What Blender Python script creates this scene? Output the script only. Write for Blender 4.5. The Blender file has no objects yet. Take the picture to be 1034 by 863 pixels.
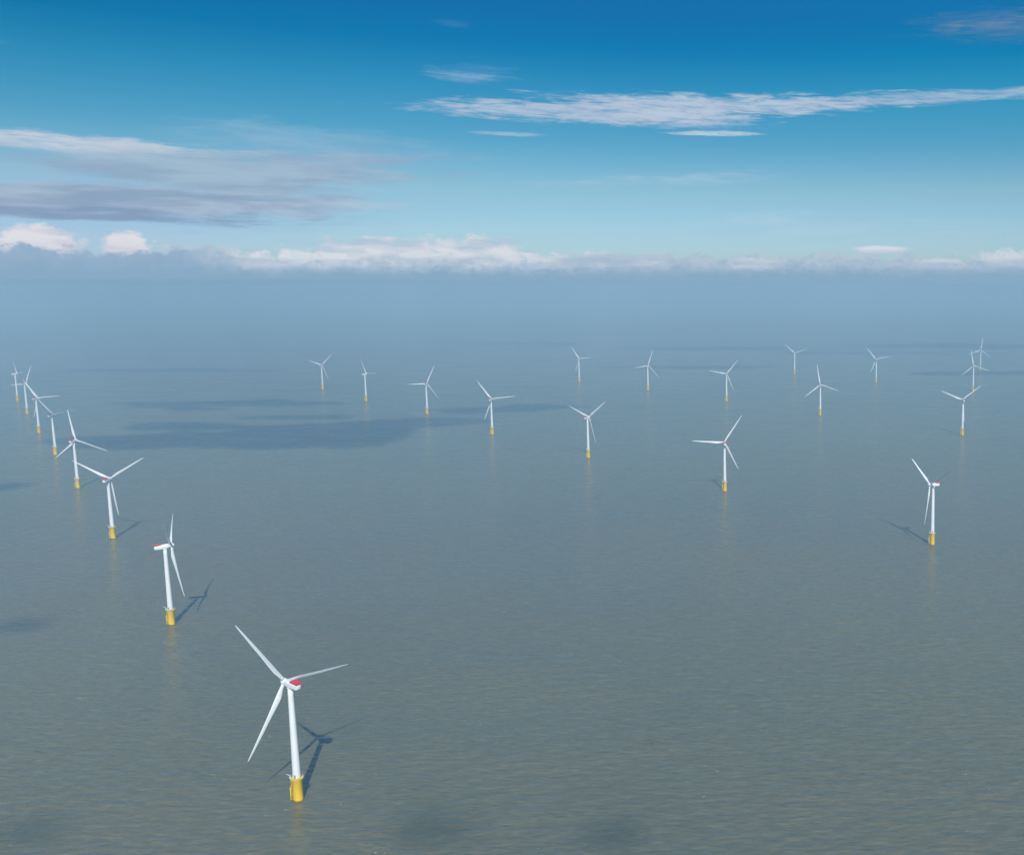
import bpy, bmesh, math, random
from mathutils import Vector, Matrix, noise as mnoise
R = math.radians
sc = bpy.context.scene
C = sc.collection
random.seed(4)

# ------------------------------------------------------------------ camera
PHW, PHH = 1034.0, 863.0
X0, HOR, F, H = 807.5, 289.5, 1010.0, 333.5
PITCH = math.atan((PHH / 2 - HOR) / F)
cd = bpy.data.cameras.new('camera')
cam = bpy.data.objects.new('camera', cd); C.objects.link(cam)
cam.location = (0, 0, H)
cam.rotation_euler = (math.pi / 2 - PITCH, 0, 0)
cd.sensor_fit = 'HORIZONTAL'; cd.sensor_width = 36
cd.lens = 36 * F / PHW
cd.shift_x = -(X0 - PHW / 2) / PHW
cd.clip_start = 1; cd.clip_end = 500000
sc.camera = cam

def az_el(px, py):
    """direction of a photo point, degrees east of +Y and above the horizon"""
    u = (px - X0) / F; v = (PHH / 2 - py) / F
    x, y, z = u, math.cos(PITCH) + v * math.sin(PITCH), v * math.cos(PITCH) - math.sin(PITCH)
    return math.degrees(math.atan2(x, y)), math.degrees(math.atan2(z, math.hypot(x, y)))

# ------------------------------------------------------------------ render settings
sc.render.engine = 'CYCLES'
sc.cycles.use_denoising = True
sc.cycles.max_bounces = 6
sc.cycles.volume_bounces = 1
sc.cycles.diffuse_bounces = 2
sc.cycles.glossy_bounces = 2
sc.view_settings.view_transform = 'Standard'
sc.view_settings.look = 'None'
sc.view_settings.exposure = 0
sc.view_settings.gamma = 1

# ------------------------------------------------------------------ sun
SUN_AZ, SUN_EL = 163.5, 40.5
S = Vector((math.sin(R(SUN_AZ)) * math.cos(R(SUN_EL)), math.cos(R(SUN_AZ)) * math.cos(R(SUN_EL)), math.sin(R(SUN_EL))))
sd = bpy.data.lights.new('sun', 'SUN'); sd.energy = 5.0; sd.angle = R(0.53); sd.color = (1.0, 0.955, 0.88)
so = bpy.data.objects.new('sun', sd); C.objects.link(so)
so.rotation_euler = S.to_track_quat('Z', 'Y').to_euler(); so.location = S * 3000

# ------------------------------------------------------------------ node helper
class NT:
    def __init__(s, tree): s.t = tree; s.n = tree.nodes; s.l = tree.links
    def node(s, typ, **kw):
        n = s.n.new(typ)
        for k, v in kw.items(): setattr(n, k, v)
        return n
    def put(s, sock, v):
        if v is None: return
        if isinstance(v, bpy.types.NodeSocket): s.l.new(v, sock)
        elif isinstance(v, (tuple, list)) and sock.type == 'RGBA' and len(v) == 3: sock.default_value = (*v, 1)
        else: sock.default_value = v
    def math(s, op, a, b=None, c=None, clamp=False):
        n = s.node('ShaderNodeMath', operation=op, use_clamp=clamp)
        s.put(n.inputs[0], a); s.put(n.inputs[1], b); s.put(n.inputs[2], c)
        return n.outputs[0]
    def comb(s, x, y, z=0.0):
        n = s.node('ShaderNodeCombineXYZ')
        s.put(n.inputs[0], x); s.put(n.inputs[1], y); s.put(n.inputs[2], z); return n.outputs[0]
    def noise(s, vec, scale, detail=4, rough=0.55, dist=0.0, out=0):
        n = s.node('ShaderNodeTexNoise')
        s.put(n.inputs['Vector'], vec); s.put(n.inputs['Scale'], scale); s.put(n.inputs['Detail'], detail)
        s.put(n.inputs['Roughness'], rough); s.put(n.inputs['Distortion'], dist)
        return n.outputs[out]
    def rng(s, v, a, b, c=0.0, d=1.0, smooth=True):
        n = s.node('ShaderNodeMapRange', interpolation_type='SMOOTHSTEP' if smooth else 'LINEAR')
        for i, x in enumerate((v, a, b, c, d)): s.put(n.inputs[i], x)
        return n.outputs[0]
    def mix(s, f, a, b, mode='MIX'):
        n = s.node('ShaderNodeMix', data_type='RGBA', blend_type=mode)
        s.put(n.inputs['Factor'], f); s.put(n.inputs[6], a); s.put(n.inputs[7], b); return n.outputs[2]
    def ramp(s, f, stops):
        n = s.node('ShaderNodeValToRGB'); s.put(n.inputs[0], f)
        e = n.color_ramp.elements
        while len(e) < len(stops): e.new(0.5)
        for k, (p, c) in zip(e, stops): k.position = p; k.color = (*c, 1)
        return n.outputs[0]

# ------------------------------------------------------------------ sky
w = bpy.data.worlds.new('World'); sc.world = w; w.use_nodes = True
T = NT(w.node_tree); T.n.clear()
STR = 0.10
sky = T.node('ShaderNodeTexSky', sky_type='NISHITA'); sky.sun_disc = False
sky.sun_elevation = R(SUN_EL); sky.sun_rotation = R(SUN_AZ)
sky.altitude = 330; sky.air_density = 1.0; sky.dust_density = 0.6; sky.ozone_density = 2.0
tc = T.node('ShaderNodeTexCoord')
sp = T.node('ShaderNodeSeparateXYZ'); T.l.new(tc.outputs['Generated'], sp.inputs[0])
dx, dy, dz = sp.outputs
AZ = T.math('MULTIPLY', T.math('ARCTAN2', dx, dy), 180 / math.pi)
EL = T.math('MULTIPLY', T.math('ARCSINE', T.math('MAXIMUM', T.math('MINIMUM', dz, 1.0), -1.0)), 180 / math.pi)
# colour of this clear, polarised-looking sky by height over the horizon, blue fill added overhead for cloud shadows
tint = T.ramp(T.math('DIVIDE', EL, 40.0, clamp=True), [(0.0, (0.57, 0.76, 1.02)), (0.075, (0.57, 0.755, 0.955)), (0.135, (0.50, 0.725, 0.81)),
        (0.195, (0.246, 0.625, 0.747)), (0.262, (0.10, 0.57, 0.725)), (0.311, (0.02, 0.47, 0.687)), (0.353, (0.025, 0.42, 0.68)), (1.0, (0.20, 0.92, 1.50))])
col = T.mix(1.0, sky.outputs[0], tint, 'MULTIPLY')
col = T.mix(T.math('MULTIPLY', T.rng(T.math('ABSOLUTE', T.math('ADD', AZ, 12.0)), 0.0, 26.0), T.rng(EL, 6.5, 12.0)), col, T.mix(T.rng(AZ, -12.5, -11.5), T.mix(1.0, col, (0.75, 0.93, 0.94), 'MULTIPLY'), T.mix(1.0, col, (0.98, 1.15, 1.08), 'MULTIPLY')))
col = T.mix(T.math('MULTIPLY', T.rng(AZ, -36.0, -22.0, 1.0, 0.0), T.rng(EL, 3.0, 7.0, 1.0, 0.0)), col, T.mix(1.0, col, (1.0, 0.95, 1.07), 'MULTIPLY'))
def L(r, g, b):
    """display colour to scene value (the background runs at STR)"""
    f = lambda v: ((v / 255 + .055) / 1.055) ** 2.4 if v > 10 else v / 255 / 12.92
    return (f(r) / STR, f(g) / STR, f(b) / STR)
wisp = T.noise(T.comb(T.math('MULTIPLY', AZ, 0.16), T.math('MULTIPLY', EL, 1.1)), 1.0, 6, 0.62, 0.4)
wisp2 = T.noise(T.comb(T.math('MULTIPLY', AZ, 0.45), T.math('MULTIPLY', EL, 2.6), 7.0), 1.0, 6, 0.6, 0.3)
puff = T.noise(T.comb(T.math('MULTIPLY', AZ, 0.9), T.math('MULTIPLY', EL, 1.3), 3.0), 1.0, 7, 0.62, 0.2)
puff2 = T.noise(T.comb(T.math('MULTIPLY', AZ, 1.8), T.math('MULTIPLY', EL, 2.6), 9.0), 1.0, 6, 0.6)
shade = T.noise(T.comb(T.math('MULTIPLY', AZ, 0.22), T.math('MULTIPLY', EL, 1.5), 5.0), 1.0, 5, 0.55, 0.3)

fib = T.noise(T.comb(T.math('MULTIPLY', AZ, 0.55), T.math('MULTIPLY_ADD', EL, 5.2, T.math('MULTIPLY', AZ, 0.12)), 13.0), 1.0, 7, 0.68, 0.6)
fibre = T.rng(fib, 0.30, 0.62, 0.42, 1.0)
def blob(cx, cy, hw, hh, dens, light, dark, tilt=0.0, kind='wisp', soft=0.55, amp=1.5):
    """one cloud, centred on a direction, hw x hh photo pixels in half size"""
    global col
    a, e = az_el(cx, cy); a1, _ = az_el(cx + hw, cy); _, e1 = az_el(cx, cy - hh)
    da = T.math('SUBTRACT', AZ, a); de = T.math('SUBTRACT', EL, e)
    if tilt: de = T.math('MULTIPLY_ADD', da, -math.tan(R(tilt)), de)
    n1, n2 = (puff, puff2) if kind == 'puff' else (wisp, wisp2)
    ua = T.math('DIVIDE', da, a1 - a); ue = T.math('DIVIDE', de, e1 - e)
    d = T.math('SQRT', T.math('ADD', T.math('MULTIPLY', ua, ua), T.math('MULTIPLY', ue, ue)))
    nn = T.math('ADD', T.math('MULTIPLY', n1, 0.6), T.math('MULTIPLY', n2, 0.4))
    k = T.math('ADD', T.math('SUBTRACT', 1.0, d), T.math('MULTIPLY', T.math('SUBTRACT', nn, 0.5), amp * 2))
    if kind == 'wisp': k = T.math('ADD', k, T.math('MULTIPLY', T.math('SUBTRACT', fib, 0.5), 1.1))
    if kind == 'layer': k = T.math('ADD', k, T.math('MULTIPLY', T.math('SUBTRACT', fib, 0.42), 0.7))
    m = T.math('MULTIPLY', T.rng(k, 0.0, soft), dens)
    if kind == 'wisp': m = T.math('MULTIPLY', m, fibre)
    cc = T.mix(T.rng(T.math('ADD', shade, T.math('MULTIPLY', ue, 0.12)), 0.38, 0.62), dark, light)
    col = T.mix(m, col, cc)

WH = L(208, 210, 220); GR = L(150, 173, 196); PK = L(183, 196, 216); LI = L(172, 188, 210)
# veil and layered grey cloud at left
blob(170, 200, 340, 50, 0.55, L(160, 192, 216), L(140, 178, 206), soft=1.1, amp=0.8, kind='layer')
blob(330, 150, 190, 26, 0.55, L(150, 186, 210), L(134, 172, 202), tilt=-3, soft=1.0, amp=1.3, kind='layer')
blob(260, 178, 190, 24, 0.9, L(166, 186, 208), L(142, 166, 194), tilt=1.5, soft=0.9, amp=1.3, kind='layer')
blob(330, 162, 130, 12, 0.75, L(158, 184, 208), L(148, 174, 200), tilt=1, soft=0.8, amp=1.2, kind='layer')
blob(120, 204, 230, 20, 1.0, L(168, 186, 209), L(138, 160, 188), soft=0.7, amp=1.2, kind='layer')
blob(20, 206, 200, 12, 0.95, L(158, 176, 202), L(130, 154, 184), soft=0.7, amp=0.9, kind='layer')
blob(100, 219, 170, 6, 0.9, L(146, 168, 196), L(132, 156, 186), soft=0.7, amp=0.8, kind='layer')
blob(235, 188, 100, 9, 0.85, L(150, 172, 198), L(132, 156, 186), tilt=2, soft=0.8, amp=1.1, kind='layer')
blob(310, 208, 120, 14, 0.7, L(182, 198, 214), L(160, 182, 206), soft=0.9, amp=1.2, kind='layer')
blob(60, 144, 190, 12, 0.95, L(200, 208, 222), L(172, 192, 214), soft=0.6, amp=1.1)
blob(125, 150, 75, 11, 0.8, L(196, 206, 220), L(172, 192, 214), soft=0.7, amp=1.3, kind='layer')
blob(95, 168, 60, 8, 0.5, L(168, 190, 212), L(150, 178, 204), soft=0.9, amp=1.4, kind='layer')
blob(210, 176, 230, 30, 0.8, L(160, 186, 206), L(146, 172, 196), soft=0.9, amp=0.9, kind='layer')
blob(140, 198, 260, 17, 0.8, L(168, 189, 208), L(142, 166, 191), soft=0.8, amp=0.9, kind='layer')
# long streak at right
blob(580, 113, 185, 13, 0.85, L(184, 200, 218), PK, soft=0.6, amp=1.1)
blob(720, 107, 200, 15, 0.9, L(186, 201, 218), PK, tilt=1, soft=0.6, amp=1.1)
blob(640, 102, 120, 8, 0.7, L(182, 200, 222), PK, soft=0.7, amp=1.0)
blob(700, 120, 100, 11, 0.75, L(186, 202, 222), PK, soft=0.7, amp=1.2)
blob(930, 100, 190, 9, 0.68, L(182, 200, 220), PK, tilt=1.5, soft=0.7, amp=0.9)
blob(722, 135, 56, 3.2, 0.85, L(196, 210, 224), PK, soft=0.6, amp=0.7)
blob(510, 135, 45, 2.6, 0.6, L(180, 204, 222), PK, soft=0.7, amp=0.8)
blob(480, 72, 62, 13, 0.45, L(120, 170, 206), L(90, 150, 196), soft=1.0, amp=1.8)
blob(480, 78, 50, 7, 0.5, L(150, 185, 212), L(130, 170, 206), soft=0.9, amp=1.4)
blob(692, 181, 120, 9, 0.6, L(168, 202, 222), L(150, 192, 216), tilt=1.5, soft=0.8, amp=1.1)
blob(580, 186, 70, 5, 0.35, L(160, 198, 220), L(150, 192, 216), soft=0.8, amp=1.1)
blob(782, 220, 60, 9, 0.5, L(182, 208, 224), L(165, 198, 218), soft=0.9, amp=1.1)
blob(830, 232, 220, 16, 0.3, L(180, 208, 224), L(160, 196, 218), soft=1.0, amp=1.2)
blob(1010, 25, 110, 22, 0.75, L(116, 142, 168), L(92, 128, 162), soft=1.0, amp=0.9)
blob(458, 24, 26, 6, 0.3, L(110, 160, 200), L(80, 140, 190), soft=1.0, amp=1.0)
blob(0, 43, 18, 5, 0.35, L(110, 160, 200), L(80, 140, 190), soft=1.0, amp=1.0)
# bright puffs standing on the bank
blob(38, 247, 52, 22, 1.0, L(226, 224, 230), L(206, 208, 220), kind='puff', soft=0.35, amp=0.9)
blob(128, 250, 30, 19, 1.0, L(226, 224, 230), L(206, 208, 220), kind='puff', soft=0.35, amp=0.9)
blob(180, 252, 30, 7, 0.6, L(206, 212, 224), L(186, 198, 216), kind='puff', soft=0.5, amp=0.9)
# the cloud bank lying along the horizon all round
top = T.math('ADD', 1.85, T.math('MULTIPLY', T.math('SUBTRACT', T.noise(T.comb(T.math('MULTIPLY', AZ, 0.28), 0.0, 2.0), 1.0, 2), 0.5), 1.1))
rag = T.math('ADD', T.math('MULTIPLY', T.math('SUBTRACT', puff, 0.5), 2.0), T.math('MULTIPLY', T.math('SUBTRACT', puff2, 0.5), 0.9))
depth = T.math('SUBTRACT', T.math('ADD', top, rag), EL)          # degrees below the ragged top
bank = T.rng(depth, -0.05, 0.40)
lit = T.mix(T.rng(puff2, 0.36, 0.6), L(172, 192, 213), L(212, 218, 226))
azl, azm, azr = az_el(205, 255)[0], az_el(560, 255)[0], az_el(700, 255)[0]
part = T.math('MULTIPLY', T.rng(AZ, azl - 1.5, azl + 2.5), T.rng(AZ, azm, azr, 1.0, 0.55))
lit = T.mix(part, L(148, 176, 202), lit)
body = T.mix(T.rng(T.math('MULTIPLY_ADD', T.math('SUBTRACT', puff2, 0.5), 1.0, depth), 0.25, 1.5), lit, L(138, 169, 196))
base = T.mix(T.rng(EL, 1.15, 0.2), body, L(134, 168, 196))
col = T.mix(T.math('MULTIPLY', bank, 0.97), col, base)
blob(888, 252, 32, 5, 0.95, L(216, 222, 232), L(196, 208, 222), kind='puff', soft=0.5, amp=0.6)
blob(375, 252, 70, 15, 0.85, L(212, 214, 226), L(176, 190, 212), kind='puff', soft=0.6, amp=1.0)
blob(470, 252, 80, 16, 0.85, L(212, 214, 226), L(176, 190, 212), kind='puff', soft=0.6, amp=1.0)
for cx, cy, hw, hh, dn in ((262, 259, 34, 9, .8), (300, 255, 30, 10, .85), (345, 252, 34, 13, .95), (380, 247, 26, 12, .95), (415, 257, 26, 9, .8), (448, 250, 24, 13, .95), (478, 246, 26, 13, 1), (510, 254, 30, 10, .9), (560, 259, 30, 7, .8), (600, 257, 22, 8, .8), (655, 258, 26, 7, .75), (760, 262, 34, 8, .5), (1020, 257, 40, 9, .7), (950, 262, 36, 6, .5)):
    blob(cx, cy + 4, hw, hh + 2, dn, L(220, 224, 230), L(182, 199, 216), kind='puff', soft=0.7, amp=1.8)
blob(620, 262, 90, 9, 0.5, L(186, 198, 216), L(158, 180, 204), kind='puff', soft=0.7, amp=1.0)
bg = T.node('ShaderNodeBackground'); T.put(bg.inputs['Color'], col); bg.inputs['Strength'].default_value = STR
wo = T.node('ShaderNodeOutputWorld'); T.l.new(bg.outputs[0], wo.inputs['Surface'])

# ------------------------------------------------------------------ materials
def principled(name, color, rough=0.5, spec=0.5, var=0.06, scale=0.6, stretch=1.0, dirt=None, metallic=0.0):
    m = bpy.data.materials.new(name); m.use_nodes = True
    t = NT(m.node_tree); b = t.n['Principled BSDF']
    co = t.node('ShaderNodeTexCoord').outputs['Object']
    mp = t.node('ShaderNodeMapping'); t.l.new(co, mp.inputs[0]); mp.inputs['Scale'].default_value = (1, 1, 1 / stretch)
    n = t.noise(mp.outputs[0], scale, 5, 0.6)
    c = t.mix(t.rng(n, 0.3, 0.7), tuple(v * (1 - var) for v in color), tuple(min(1, v * (1 + var)) for v in color))
    if dirt:
        sep = t.node('ShaderNodeSeparateXYZ'); t.l.new(co, sep.inputs[0])
        z0, z1, dc = dirt
        f = t.math('MULTIPLY', t.rng(t.math('MULTIPLY_ADD', t.math('SUBTRACT', n, 0.5), 3.0, sep.outputs[2]), z1, z0), 0.85)
        c = t.mix(f, c, dc)
    t.put(b.inputs['Base Color'], c); b.inputs['Roughness'].default_value = rough
    b.inputs['Specular IOR Level'].default_value = spec; b.inputs['Metallic'].default_value = metallic
    return m
M_white = principled('white_paint', (0.78, 0.79, 0.78), 0.38, var=0.03, scale=0.35, stretch=4)
M_blade = principled('blade_gelcoat', (0.77, 0.78, 0.78), 0.34, var=0.03, scale=0.3)
M_yellow = principled('yellow_paint', (0.97, 0.60, 0.0), 0.6, 0.12, var=0.08, scale=0.5, stretch=3, dirt=(0.2, 1.8, (0.10, 0.10, 0.05)))
M_red = principled('red_paint', (0.62, 0.035, 0.05), 0.45, var=0.08)
M_grey = principled('galvanised_steel', (0.55, 0.56, 0.56), 0.5, var=0.1, metallic=0.2)
M_dark = principled('dark_grey_paint', (0.12, 0.13, 0.14), 0.5)

# water
mw = bpy.data.materials.new('sea_water'); mw.use_nodes = True
t = NT(mw.node_tree); b = t.n['Principled BSDF']
P = t.node('ShaderNodeNewGeometry').outputs['Position']
def mapped(sx, sy, rot=0.0, off=0.0):
    mp = t.node('ShaderNodeMapping'); t.l.new(P, mp.inputs[0])
    mp.inputs['Scale'].default_value = (sx, sy, 1); mp.inputs['Rotation'].default_value = (0, 0, R(rot))
    mp.inputs['Location'].default_value = (off, off, off); return mp.outputs[0]
big = t.noise(mapped(1 / 900, 1 / 1500, 8), 1.0, 5, 0.55, 0.5)          # silt streaks
mid = t.noise(mapped(1 / 160, 1 / 70, -6, 5), 1.0, 4, 0.6, 0.4)
silt_ripple = t.mix(t.rng(t.math('ADD', t.math('MULTIPLY', big, 0.7), t.math('MULTIPLY', mid, 0.3)), 0.35, 0.65),
             (0.112, 0.120, 0.082), (0.166, 0.147, 0.082))
wav = t.noise(mapped(1 / 22, 1 / 8, 5), 1.0, 3, 0.55)
silt_ripple = t.mix(t.rng(wav, 0.35, 0.7, 0.0, 0.45), silt_ripple, (0.168, 0.172, 0.118))  # light on the waves painted into the base colour for ripple contrast
lap = t.noise(mapped(1 / 9, 1 / 4.2, -3, 4), 1.0, 3, 0.6)
silt_ripple = t.mix(t.rng(lap, 0.38, 0.66, 0.35, 0.0), silt_ripple, (0.064, 0.078, 0.055))  # darker ripple shading, also painted into the base colour
# stray whitecaps
fn = t.noise(mapped(1 / 7, 1 / 3.2, 10, 3), 1.0, 3, 0.6)
fp = t.noise(mapped(1 / 90, 1 / 70, 0, 8), 1.0, 2)
foam = t.math('MULTIPLY', t.rng(fn, 0.66, 0.72), t.rng(fp, 0.52, 0.66))
silt_ripple = t.mix(t.math('MULTIPLY', foam, 0.5), silt_ripple, (0.6, 0.62, 0.6))
t.put(b.inputs['Base Color'], silt_ripple)
b.inputs['IOR'].default_value = 1.333
t.put(b.inputs['Roughness'], t.rng(mid, 0.3, 0.7, 0.12, 0.22))
swell = t.noise(mapped(1 / 20, 1 / 8, 4), 1.0, 2, 0.5)
chop = t.noise(mapped(1 / 7, 1 / 3.5, -8, 2), 1.0, 3, 0.55)
hgt = t.math('ADD', t.math('MULTIPLY', swell, 2.9), t.math('MULTIPLY', chop, 0.8))
bp = t.node('ShaderNodeBump'); bp.inputs['Strength'].default_value = 1.0; bp.inputs['Distance'].default_value = 1.0
t.l.new(hgt, bp.inputs['Height']); t.l.new(bp.outputs[0], b.inputs['Normal'])

# ------------------------------------------------------------------ mesh helpers
def link(name, bm, mat, parent=None, smooth=True, matrix=None):
    me = bpy.data.meshes.new(name)
    bmesh.ops.recalc_face_normals(bm, faces=bm.faces)
    bm.to_mesh(me); bm.free()
    for p in me.polygons: p.use_smooth = smooth
    me.materials.append(mat)
    o = bpy.data.objects.new(name, me); C.objects.link(o)
    if parent: o.parent = parent
    if matrix is not None: o.matrix_local = matrix
    return o
def lathe(bm, prof, n=32, axis='z', cap=True):
    rings = []
    for r, h in prof:
        ring = []
        for i in range(n):
            a = 2 * math.pi * i / n; x, y = r * math.cos(a), r * math.sin(a)
            ring.append(bm.verts.new((x, y, h) if axis == 'z' else (x, h, y)))
        rings.append(ring)
    for a, b_ in zip(rings, rings[1:]):
        for i in range(n): bm.faces.new((a[i], a[(i + 1) % n], b_[(i + 1) % n], b_[i]))
    if cap: bm.faces.new(rings[0]); bm.faces.new(rings[-1])
def tube(bm, p, q, r, n=8):
    p, q = Vector(p), Vector(q); d = (q - p); m = d.to_track_quat('Z', 'Y').to_matrix()
    ra = [[bm.verts.new(c + m @ Vector((r * math.cos(2 * math.pi * i / n), r * math.sin(2 * math.pi * i / n), 0))) for i in range(n)] for c in (p, q)]
    for i in range(n): bm.faces.new((ra[0][i], ra[0][(i + 1) % n], ra[1][(i + 1) % n], ra[1][i]))
    bm.faces.new(ra[0]); bm.faces.new(ra[1])
def box(bm, x0, x1, y0, y1, z0, z1):
    v = [bm.verts.new((x, y, z)) for z in (z0, z1) for y in (y0, y1) for x in (x0, x1)]
    for f in ((0, 1, 3, 2), (4, 5, 7, 6), (0, 1, 5, 4), (2, 3, 7, 6), (0, 2, 6, 4), (1, 3, 7, 5)):
        bm.faces.new([v[i] for i in f])

# ------------------------------------------------------------------ the turbine's parts
HUBZ = 80.0
def bm_foundation():
    bm = bmesh.new()
    lathe(bm, [(3.05, -6), (3.05, 1.0), (3.1, 1.2), (3.1, 14.3), (3.3, 14.5), (3.3, 15.3), (3.0, 15.45)], 36)
    return bm
def bm_landing():
    bm = bmesh.new()
    for sx in (-0.9, 0.9):
        tube(bm, (-4.4, sx, -3), (-4.4, sx, 9.5), 0.22)
        for z in (1.2, 4.6, 8.8): tube(bm, (-4.4, sx, z), (-3.0, sx * 0.9, z), 0.17)
        tube(bm, (-4.4, sx, 9.5), (-3.1, sx * .9, 11.2), 0.22)
    return bm
def bm_ladder():
    bm = bmesh.new()
    for sx in (-0.32, 0.32): tube(bm, (-3.95, sx, 0.2), (-3.95, sx, 16.2), 0.06, 6)
    for i in range(40): tube(bm, (-3.95, -0.32, 0.6 + i * 0.39), (-3.95, 0.32, 0.6 + i * 0.39), 0.03, 5)
    for z in (10.6, 13.8): tube(bm, (-3.95, 0, z), (-3.1, 0, z), 0.07, 6)
    return bm
def bm_platform():
    bm = bmesh.new()
    lathe(bm, [(2.6, 15.46), (3.95, 15.46), (4.0, 15.52), (4.0, 15.68), (2.6, 15.76)], 24)
    for i in range(8):
        a = 2 * math.pi * (i + .5) / 8; tube(bm, (3.4 * math.cos(a), 3.4 * math.sin(a), 13.6), (3.8 * math.cos(a), 3.8 * math.sin(a), 15.5), 0.09, 6)
    return bm
def bm_railing():
    bm = bmesh.new(); n = 24; r = 3.9
    for i in range(n):
        a, c = 2 * math.pi * i / n, 2 * math.pi * (i + 1) / n
        tube(bm, (r * math.cos(a), r * math.sin(a), 15.8), (r * math.cos(a), r * math.sin(a), 17.0), 0.05, 6)
        for z in (16.4, 17.0): tube(bm, (r * math.cos(a), r * math.sin(a), z), (r * math.cos(c), r * math.sin(c), z), 0.045, 6)
    return bm
def bm_davit():
    bm = bmesh.new()
    tube(bm, (-3.6, -1.4, 15.7), (-3.6, -1.4, 18.4), 0.17, 10); tube(bm, (-3.6, -1.4, 18.3), (-5.8, -2.0, 19.0), 0.12, 8)
    tube(bm, (-3.6, -1.4, 17.2), (-4.8, -1.72, 18.6), 0.07, 6); box(bm, -3.9, -3.0, -1.9, -1.0, 15.8, 16.9)
    return bm
def bm_tower():
    bm = bmesh.new(); pr = [(2.5, 15.92), (2.5, 16.3)]
    for i in range(1, 13):
        z = 16.3 + (77.6 - 16.3) * i / 12; r = 2.45 - 0.85 * (i / 12) ** 1.15
        pr.append((r, z))
    lathe(bm, pr, 40); return bm
def bm_door():
    bm = bmesh.new(); box(bm, -0.5, 0.5, -2.56, -2.40, 16.4, 18.6)
    bmesh.ops.bevel(bm, geom=bm.edges[:], offset=0.06, segments=2, affect='EDGES'); return bm
def bm_nacelle():
    """tower axis at y = 0, nose towards +y"""
    bm = bmesh.new(); secs = [(-9.0, 1.25, 1.35, 0.35), (-8.7, 1.75, 1.8, 0.2), (-7.6, 2.0, 2.1, 0.1), (-4, 2.15, 2.3, 0), (0, 2.15, 2.35, 0), (2.2, 2.05, 2.2, 0.0), (3.3, 1.85, 1.95, 0), (3.6, 1.6, 1.6, 0)]
    rings = []
    for y, hw, hh, zo in secs:
        ring = []
        for i in range(28):
            a = 2 * math.pi * i / 28; ca, sa = math.cos(a), math.sin(a); e = 0.55
            ring.append(bm.verts.new((hw * math.copysign(abs(ca) ** e, ca), y, zo + hh * math.copysign(abs(sa) ** e, sa))))
        rings.append(ring)
    for a, b_ in zip(rings, rings[1:]):
        for i in range(28): bm.faces.new((a[i], a[(i + 1) % 28], b_[(i + 1) % 28], b_[i]))
    bm.faces.new(rings[0]); bm.faces.new(rings[-1])
    return bm
def bm_yaw():
    bm = bmesh.new(); lathe(bm, [(1.75, 77.0), (1.95, 77.3), (1.95, 78.2)], 32); return bm
def bm_deck():
    bm = bmesh.new()
    box(bm, -2.2, 2.2, -9.3, -2.6, 2.36, 2.56)
    for x in (-2.2, 2.1): box(bm, x, x + 0.1, -9.3, -2.6, 2.57, 3.2)
    box(bm, -2.09, 2.09, -9.3, -9.2, 2.57, 3.2); box(bm, -2.09, 2.09, -2.7, -2.6, 2.57, 3.2)
    for x in (-1.9, 1.9):
        tube(bm, (x, -8.6, 1.0), (x, -9.1, 2.4), 0.1, 6)
    return bm
def bm_mast():
    bm = bmesh.new()
    tube(bm, (0, -1.4, 2.2), (0, -1.4, 4.6), 0.06, 6); tube(bm, (-0.8, -1.4, 4.3), (0.8, -1.4, 4.3), 0.05, 6)
    for x in (-.8, .8): tube(bm, (x, -1.4, 4.3), (x, -1.4, 4.9), 0.1, 6)
    return bm
def bm_hub():
    bm = bmesh.new()
    lathe(bm, [(1.7, -1.75), (2.05, -1.5), (2.15, -0.4), (2.1, 0.7), (1.85, 1.6), (1.35, 2.3), (0.7, 2.75), (0.15, 2.88)], 32, axis='y')
    for k in range(3):
        m = Matrix.Rotation(2 * math.pi * k / 3, 3, 'Y')
        tube(bm, m @ Vector((0, 0, 0.8)), m @ Vector((0, 0, 2.3)), 1.22, 24)
    return bm
RB = 53.0
def bm_blade():
    bm = bmesh.new(); N = 20; st = [(2.0, 2.15, 1.0, 0), (3.2, 2.15, 1.0, 0), (5.0, 2.45, .8, 6), (7.5, 3.0, .5, 14), (10.5, 3.5, .34, 15), (14, 3.35, .28, 12), (19, 2.9, .24, 8.5),
          (26, 2.35, .21, 5.5), (33, 2.1, .19, 3), (40, 1.65, .18, 1.5), (46, 1.25, .17, .5), (50, .95, .16, 0), (52, .62, .15, 0), (52.8, .3, .15, 0), (53, .08, .15, 0)]
    rings = []
    for r, ch, tk, tw in st:
        ring = []; blend = min(1, max(0, (r - 3.2) / 7.0))
        for i in range(N):
            a = 2 * math.pi * i / N
            u = 0.5 * math.cos(a); v = 0.5 * tk * math.sin(a)
            v *= (1 - blend) + blend * (0.30 + 0.9 * (0.5 + u)) ** 0.8 if blend else 1
            x = (u - 0.18 * blend) * ch; y = v * ch
            c, s_ = math.cos(R(tw)), math.sin(R(tw))
            ring.append(bm.verts.new((x * c - y * s_, x * s_ + y * c + 3.0 * (r / RB) ** 1.7, r)))
        rings.append(ring)
    for a, b_ in zip(rings, rings[1:]):
        for i in range(N): bm.faces.new((a[i], a[(i + 1) % N], b_[(i + 1) % N], b_[i]))
    bm.faces.new(rings[0]); bm.faces.new(rings[-1])
    return bm

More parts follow.
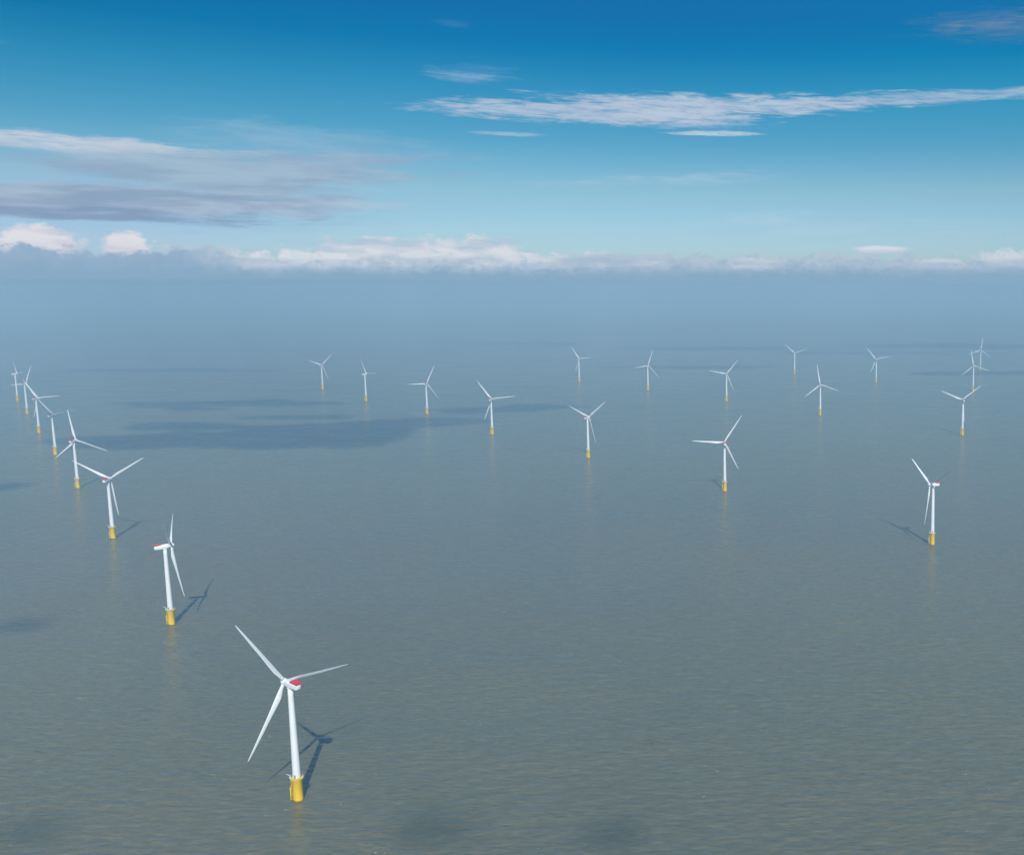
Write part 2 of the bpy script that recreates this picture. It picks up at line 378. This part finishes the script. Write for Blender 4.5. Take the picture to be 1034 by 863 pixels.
GROUP = 'wind turbines standing in rows in the sea'
def head(yaw, off=0.0):
    """frame of the nacelle: +y out of the nose, tilted up six degrees"""
    return Matrix.Translation((0, 0, HUBZ)) @ Matrix.Rotation(-R(yaw), 4, 'Z') @ Matrix.Rotation(R(6), 4, 'X') @ Matrix.Translation((0, off, 0))
def pose(root, yaw, phases, pitch, reach=(1, 1, 1)):   # reach: a blade bent by the wind looks shorter
    k = 0
    for ch in root.children:
        n = ch.name.split('.')[0]
        if n == 'nacelle': ch.matrix_local = head(yaw)
        elif n == 'hub': ch.matrix_local = head(yaw, 5.5) @ Matrix.Rotation(R(phases[0]), 4, 'Y')
        elif n == 'tower': ch.matrix_local = Matrix.Rotation(0, 4, 'Z')
        elif n == 'blade':
            ch.matrix_local = head(yaw, 5.5) @ Matrix.Rotation(R(phases[k]), 4, 'Y') @ Matrix.Rotation(R(pitch), 4, 'Z') @ Matrix.Diagonal((1, 1, reach[k], 1)); k += 1
def make_turbine():
    r = bpy.data.objects.new('wind_turbine', None); C.objects.link(r); r.empty_display_size = 5
    f = link('foundation', bm_foundation(), M_yellow, r)
    link('boat_landing', bm_landing(), M_yellow, f); link('ladder', bm_ladder(), M_yellow, f)
    p = link('platform', bm_platform(), M_yellow, r, smooth=False)
    link('railing', bm_railing(), M_grey, p); link('davit_crane', bm_davit(), M_white, p, smooth=False)
    t_ = link('tower', bm_tower(), M_white, r)
    link('door', bm_door(), M_dark, t_); link('yaw_bearing', bm_yaw(), M_white, t_)
    n = link('nacelle', bm_nacelle(), M_white, r)
    link('hoist_deck', bm_deck(), M_red, n, smooth=False); link('sensor_mast', bm_mast(), M_dark, n)
    link('hub', bm_hub(), M_white, r)
    b0 = bm_blade(); o = link('blade', b0, M_blade, r)
    for _ in range(2):
        c = o.copy(); C.objects.link(c); c.parent = r
    return r
def copy_turbine(src):
    r = src.copy(); C.objects.link(r)
    for ch in list(src.children):
        c = ch.copy(); C.objects.link(c); c.parent = r
        for g in list(ch.children):
            d = g.copy(); C.objects.link(d); d.parent = c
    return r

# x, y, yaw of the nose (degrees clockwise from +y), rotor phase, label
TURB = [
 (-329.0, 616.2, 299, (98, 207, 328), 12, 'largest and nearest white wind turbine, red deck on its nacelle, long shadow on the water'),
 (-626.3, 960.7, 62, 57, 38, 'second nearest turbine of the left row, seen side on, red nacelle end pointing left'),
 (-918.4, 1304.9, 356, 59, 8, 'third nearest turbine of the left row, upper blades spread in a wide V'),
 (-1207.2, 1643.5, 0, 113, 8, 'fourth nearest turbine of the left row, one blade up and two slanting down'),
 (-1490.4, 1977.2, 4, 77, 8, 'fifth nearest turbine of the left row, just behind the raised blade of the fourth'),
 (-1750.3, 2278.7, 4, 85, 8, 'sixth nearest turbine of the left row, one blade held level to the right'),
 (-2043.2, 2626.2, 8, 25, 8, 'second farthest turbine of the left row, one blade up and one level to the left'),
 (-2307.8, 2934.8, 40, 85, 8, 'farthest turbine of the left row, smallest and closest to the left edge'),
 (-1561.9, 3262.3, 8, 46, 8, 'pale distant turbine, leftmost of those beyond the broad cloud shadow, outside the left row'),
 (-1275.7, 2927.1, 40, 86, 8, 'pale turbine with a narrow, side-turned rotor, second from left beyond the broad cloud shadow'),
 (-985.7, 2628.3, 2, 27, 8, 'turbine standing in the far edge of the broad cloud shadow, one blade level left'),
 (-701.1, 2258.4, 0, 84, 8, 'turbine at the right end of the broad cloud shadow, one blade level to the right'),
 (-783.5, 3546.1, 14, 85, 8, 'pale far turbine behind and left of the middle turbine with its flat V of blades'),
 (-493.1, 3240.1, 10, 20, 8, 'pale far turbine with one blade up, a little right of the middle'),
 (-415.6, 1942.1, 26, 52, 8, 'turbine near the middle, upper blades in a flat V, yellow base, open water around it'),
 (-123.1, 1618.1, 351, 34, 8, 'second nearest turbine on the right side, one blade level left, one raised right'),
 (-214.7, 2924.5, 4, 40, 8, 'smaller turbine directly behind the one with its blade level left, in the same pose'),
 (-19.5, 3852.0, 16, 70, 8, 'faint tiny turbine with blades in a Y, by the thin dark streak on far water'),
 (54.0, 2599.4, 358, 111, 8, 'turbine with one blade straight up and two slanting down, on the right side'),
 (269.7, 3516.3, 350, 81, 8, 'pale far turbine with one blade level right, just left of the right edge cluster'),
 (732.6, 4047.2, 6, 9, 8, 'faintest and farthest turbine of the three overlapping ones at the right edge'),
 (562.9, 3233.8, 14, 110, 8, 'middle turbine of the three overlapping ones at the right edge, one blade up'),
 (368.7, 2243.1, 356, 53, 8, 'nearest of the three overlapping turbines at the right edge, upper blades in a wide V'),
 (173.1, 1272.7, 243, 62, 62, 'nearest turbine on the right side, nacelle pointing right and its shadow falling left'),
]
proto = make_turbine()
roots = [proto] + [copy_turbine(proto) for _ in TURB[1:]]
for r, (x, y, yaw, ph, pit, lab) in zip(roots, TURB):
    r.location = (x, y, 0)
    if not isinstance(ph, tuple): ph = (ph, ph + 120, ph + 240)
    pose(r, yaw, ph, pit, (0.94, 1.0, 1.06) if r is proto else (1, 1, 1))
    r['label'] = lab; r['category'] = 'wind turbine'; r['group'] = GROUP

# ------------------------------------------------------------------ sea, one sheet to the horizon
ts = [0, 300, 700, 1200, 2000, 3200, 5000, 8000, 13000, 22000, 40000, 80000, 200000]
ax_ = [-v for v in ts[::-1][:-1]] + ts
bm = bmesh.new(); vs = [[bm.verts.new((x, y, 0)) for x in ax_] for y in ax_]
for j in range(len(ax_) - 1):
    for i in range(len(ax_) - 1): bm.faces.new((vs[j][i], vs[j][i + 1], vs[j + 1][i + 1], vs[j + 1][i]))
sea = link('sea', bm, mw, smooth=False); sea['kind'] = 'structure'

# ------------------------------------------------------------------ haze over the sea
mh = bpy.data.materials.new('haze_air'); mh.use_nodes = True
t = NT(mh.node_tree); t.n.clear()
pv = t.node('ShaderNodeVolumePrincipled')
pv.inputs['Color'].default_value = (0.485, 0.71, 0.835, 1)
pv.inputs['Density'].default_value = 0.0002
pv.inputs['Anisotropy'].default_value = 0.0
mo = t.node('ShaderNodeOutputMaterial'); t.l.new(pv.outputs[0], mo.inputs['Volume'])
bm = bmesh.new(); box(bm, -201000, 201000, -201000, 201000, -7, H + 14)
hz = link('haze', bm, mh, smooth=False); hz['kind'] = 'stuff'

# ------------------------------------------------------------------ clouds that shade patches of the sea
mc = bpy.data.materials.new('cloud_vapour'); mc.use_nodes = True
t = NT(mc.node_tree); t.n.clear()
pv = t.node('ShaderNodeVolumePrincipled'); pv.inputs['Color'].default_value = (1, 1, 1, 1); pv.inputs['Density'].default_value = 0.034
mo = t.node('ShaderNodeOutputMaterial'); t.l.new(pv.outputs[0], mo.inputs['Volume'])
CALT = 1900.0
def ground(px, py):
    u = (px - X0) / F; v = (py - PHH / 2) / F
    d = Vector((u, math.cos(PITCH) - v * math.sin(PITCH), -math.sin(PITCH) - v * math.cos(PITCH)))
    return d * (H / -d.z)
def cloud(px, py, hx, hy, thick=90, rot=0, seed=0):
    g = ground(px, py); c = Vector((g.x, g.y, 0)) + S * (CALT / S.z)
    bm = bmesh.new(); bmesh.ops.create_icosphere(bm, subdivisions=5, radius=1)
    for v in bm.verts:
        p = v.co.copy(); q = Vector((p.x * hx / 260, p.y * hy / 260, seed * 7.3))
        n = mnoise.fractal(q * 1.9, 0.75, 2.1, 5); n2 = mnoise.fractal(q * 1.1 + Vector((11, 3, 0)), 0.9, 2.1, 5)
        k = max(0.35, 1 + 0.8 * n)
        z = p.z * thick * max(0.12, 1 + 0.9 * n2) * (0.45 if p.z < 0 else 1)
        v.co = (p.x * hx * k, p.y * hy * k, z)
    o = link('cloud', bm, mc); o.location = c; o.rotation_euler = (0, 0, R(rot)); o['kind'] = 'structure'
cloud(240, 444, 330, 110, 120, 0, 1)
cloud(340, 437, 190, 90, 110, 2, 2)
cloud(185, 447, 160, 50, 90, 0, 3)
cloud(410, 427, 150, 60, 90, 4, 21)
cloud(495, 415, 150, 40, 90, 4, 4)
cloud(560, 411, 110, 30, 60, 0, 22)
cloud(190, 432, 110, 40, 60, 0, 23)
cloud(300, 422, 140, 35, 45, 0, 24)
cloud(200, 413, 120, 40, 50, 0, 25)
cloud(235, 408, 260, 90, 50, 0, 5)
cloud(330, 449, 130, 40, 70, 0, 16)
cloud(980, 350, 620, 190, 160, 0, 6)
cloud(720, 352, 520, 120, 70, 0, 7)
cloud(1010, 377, 300, 60, 70, 0, 8)
cloud(700, 371, 380, 60, 60, 0, 9)
cloud(880, 357, 460, 80, 60, 0, 17)
cloud(520, 347, 500, 110, 50, 0, 18)
cloud(5, 492, 55, 34, 30, 0, 10)
cloud(15, 633, 44, 15, 20, 0, 11)
cloud(612, 846, 22, 10, 34, 0, 12)
cloud(645, 841, 18, 7, 24, 0, 19)
cloud(440, 842, 24, 7, 16, 0, 13)
cloud(15, 842, 30, 10, 24, 0, 14)
cloud(50, 846, 20, 6, 18, 0, 20)
cloud(180, 374, 380, 70, 34, 0, 15)
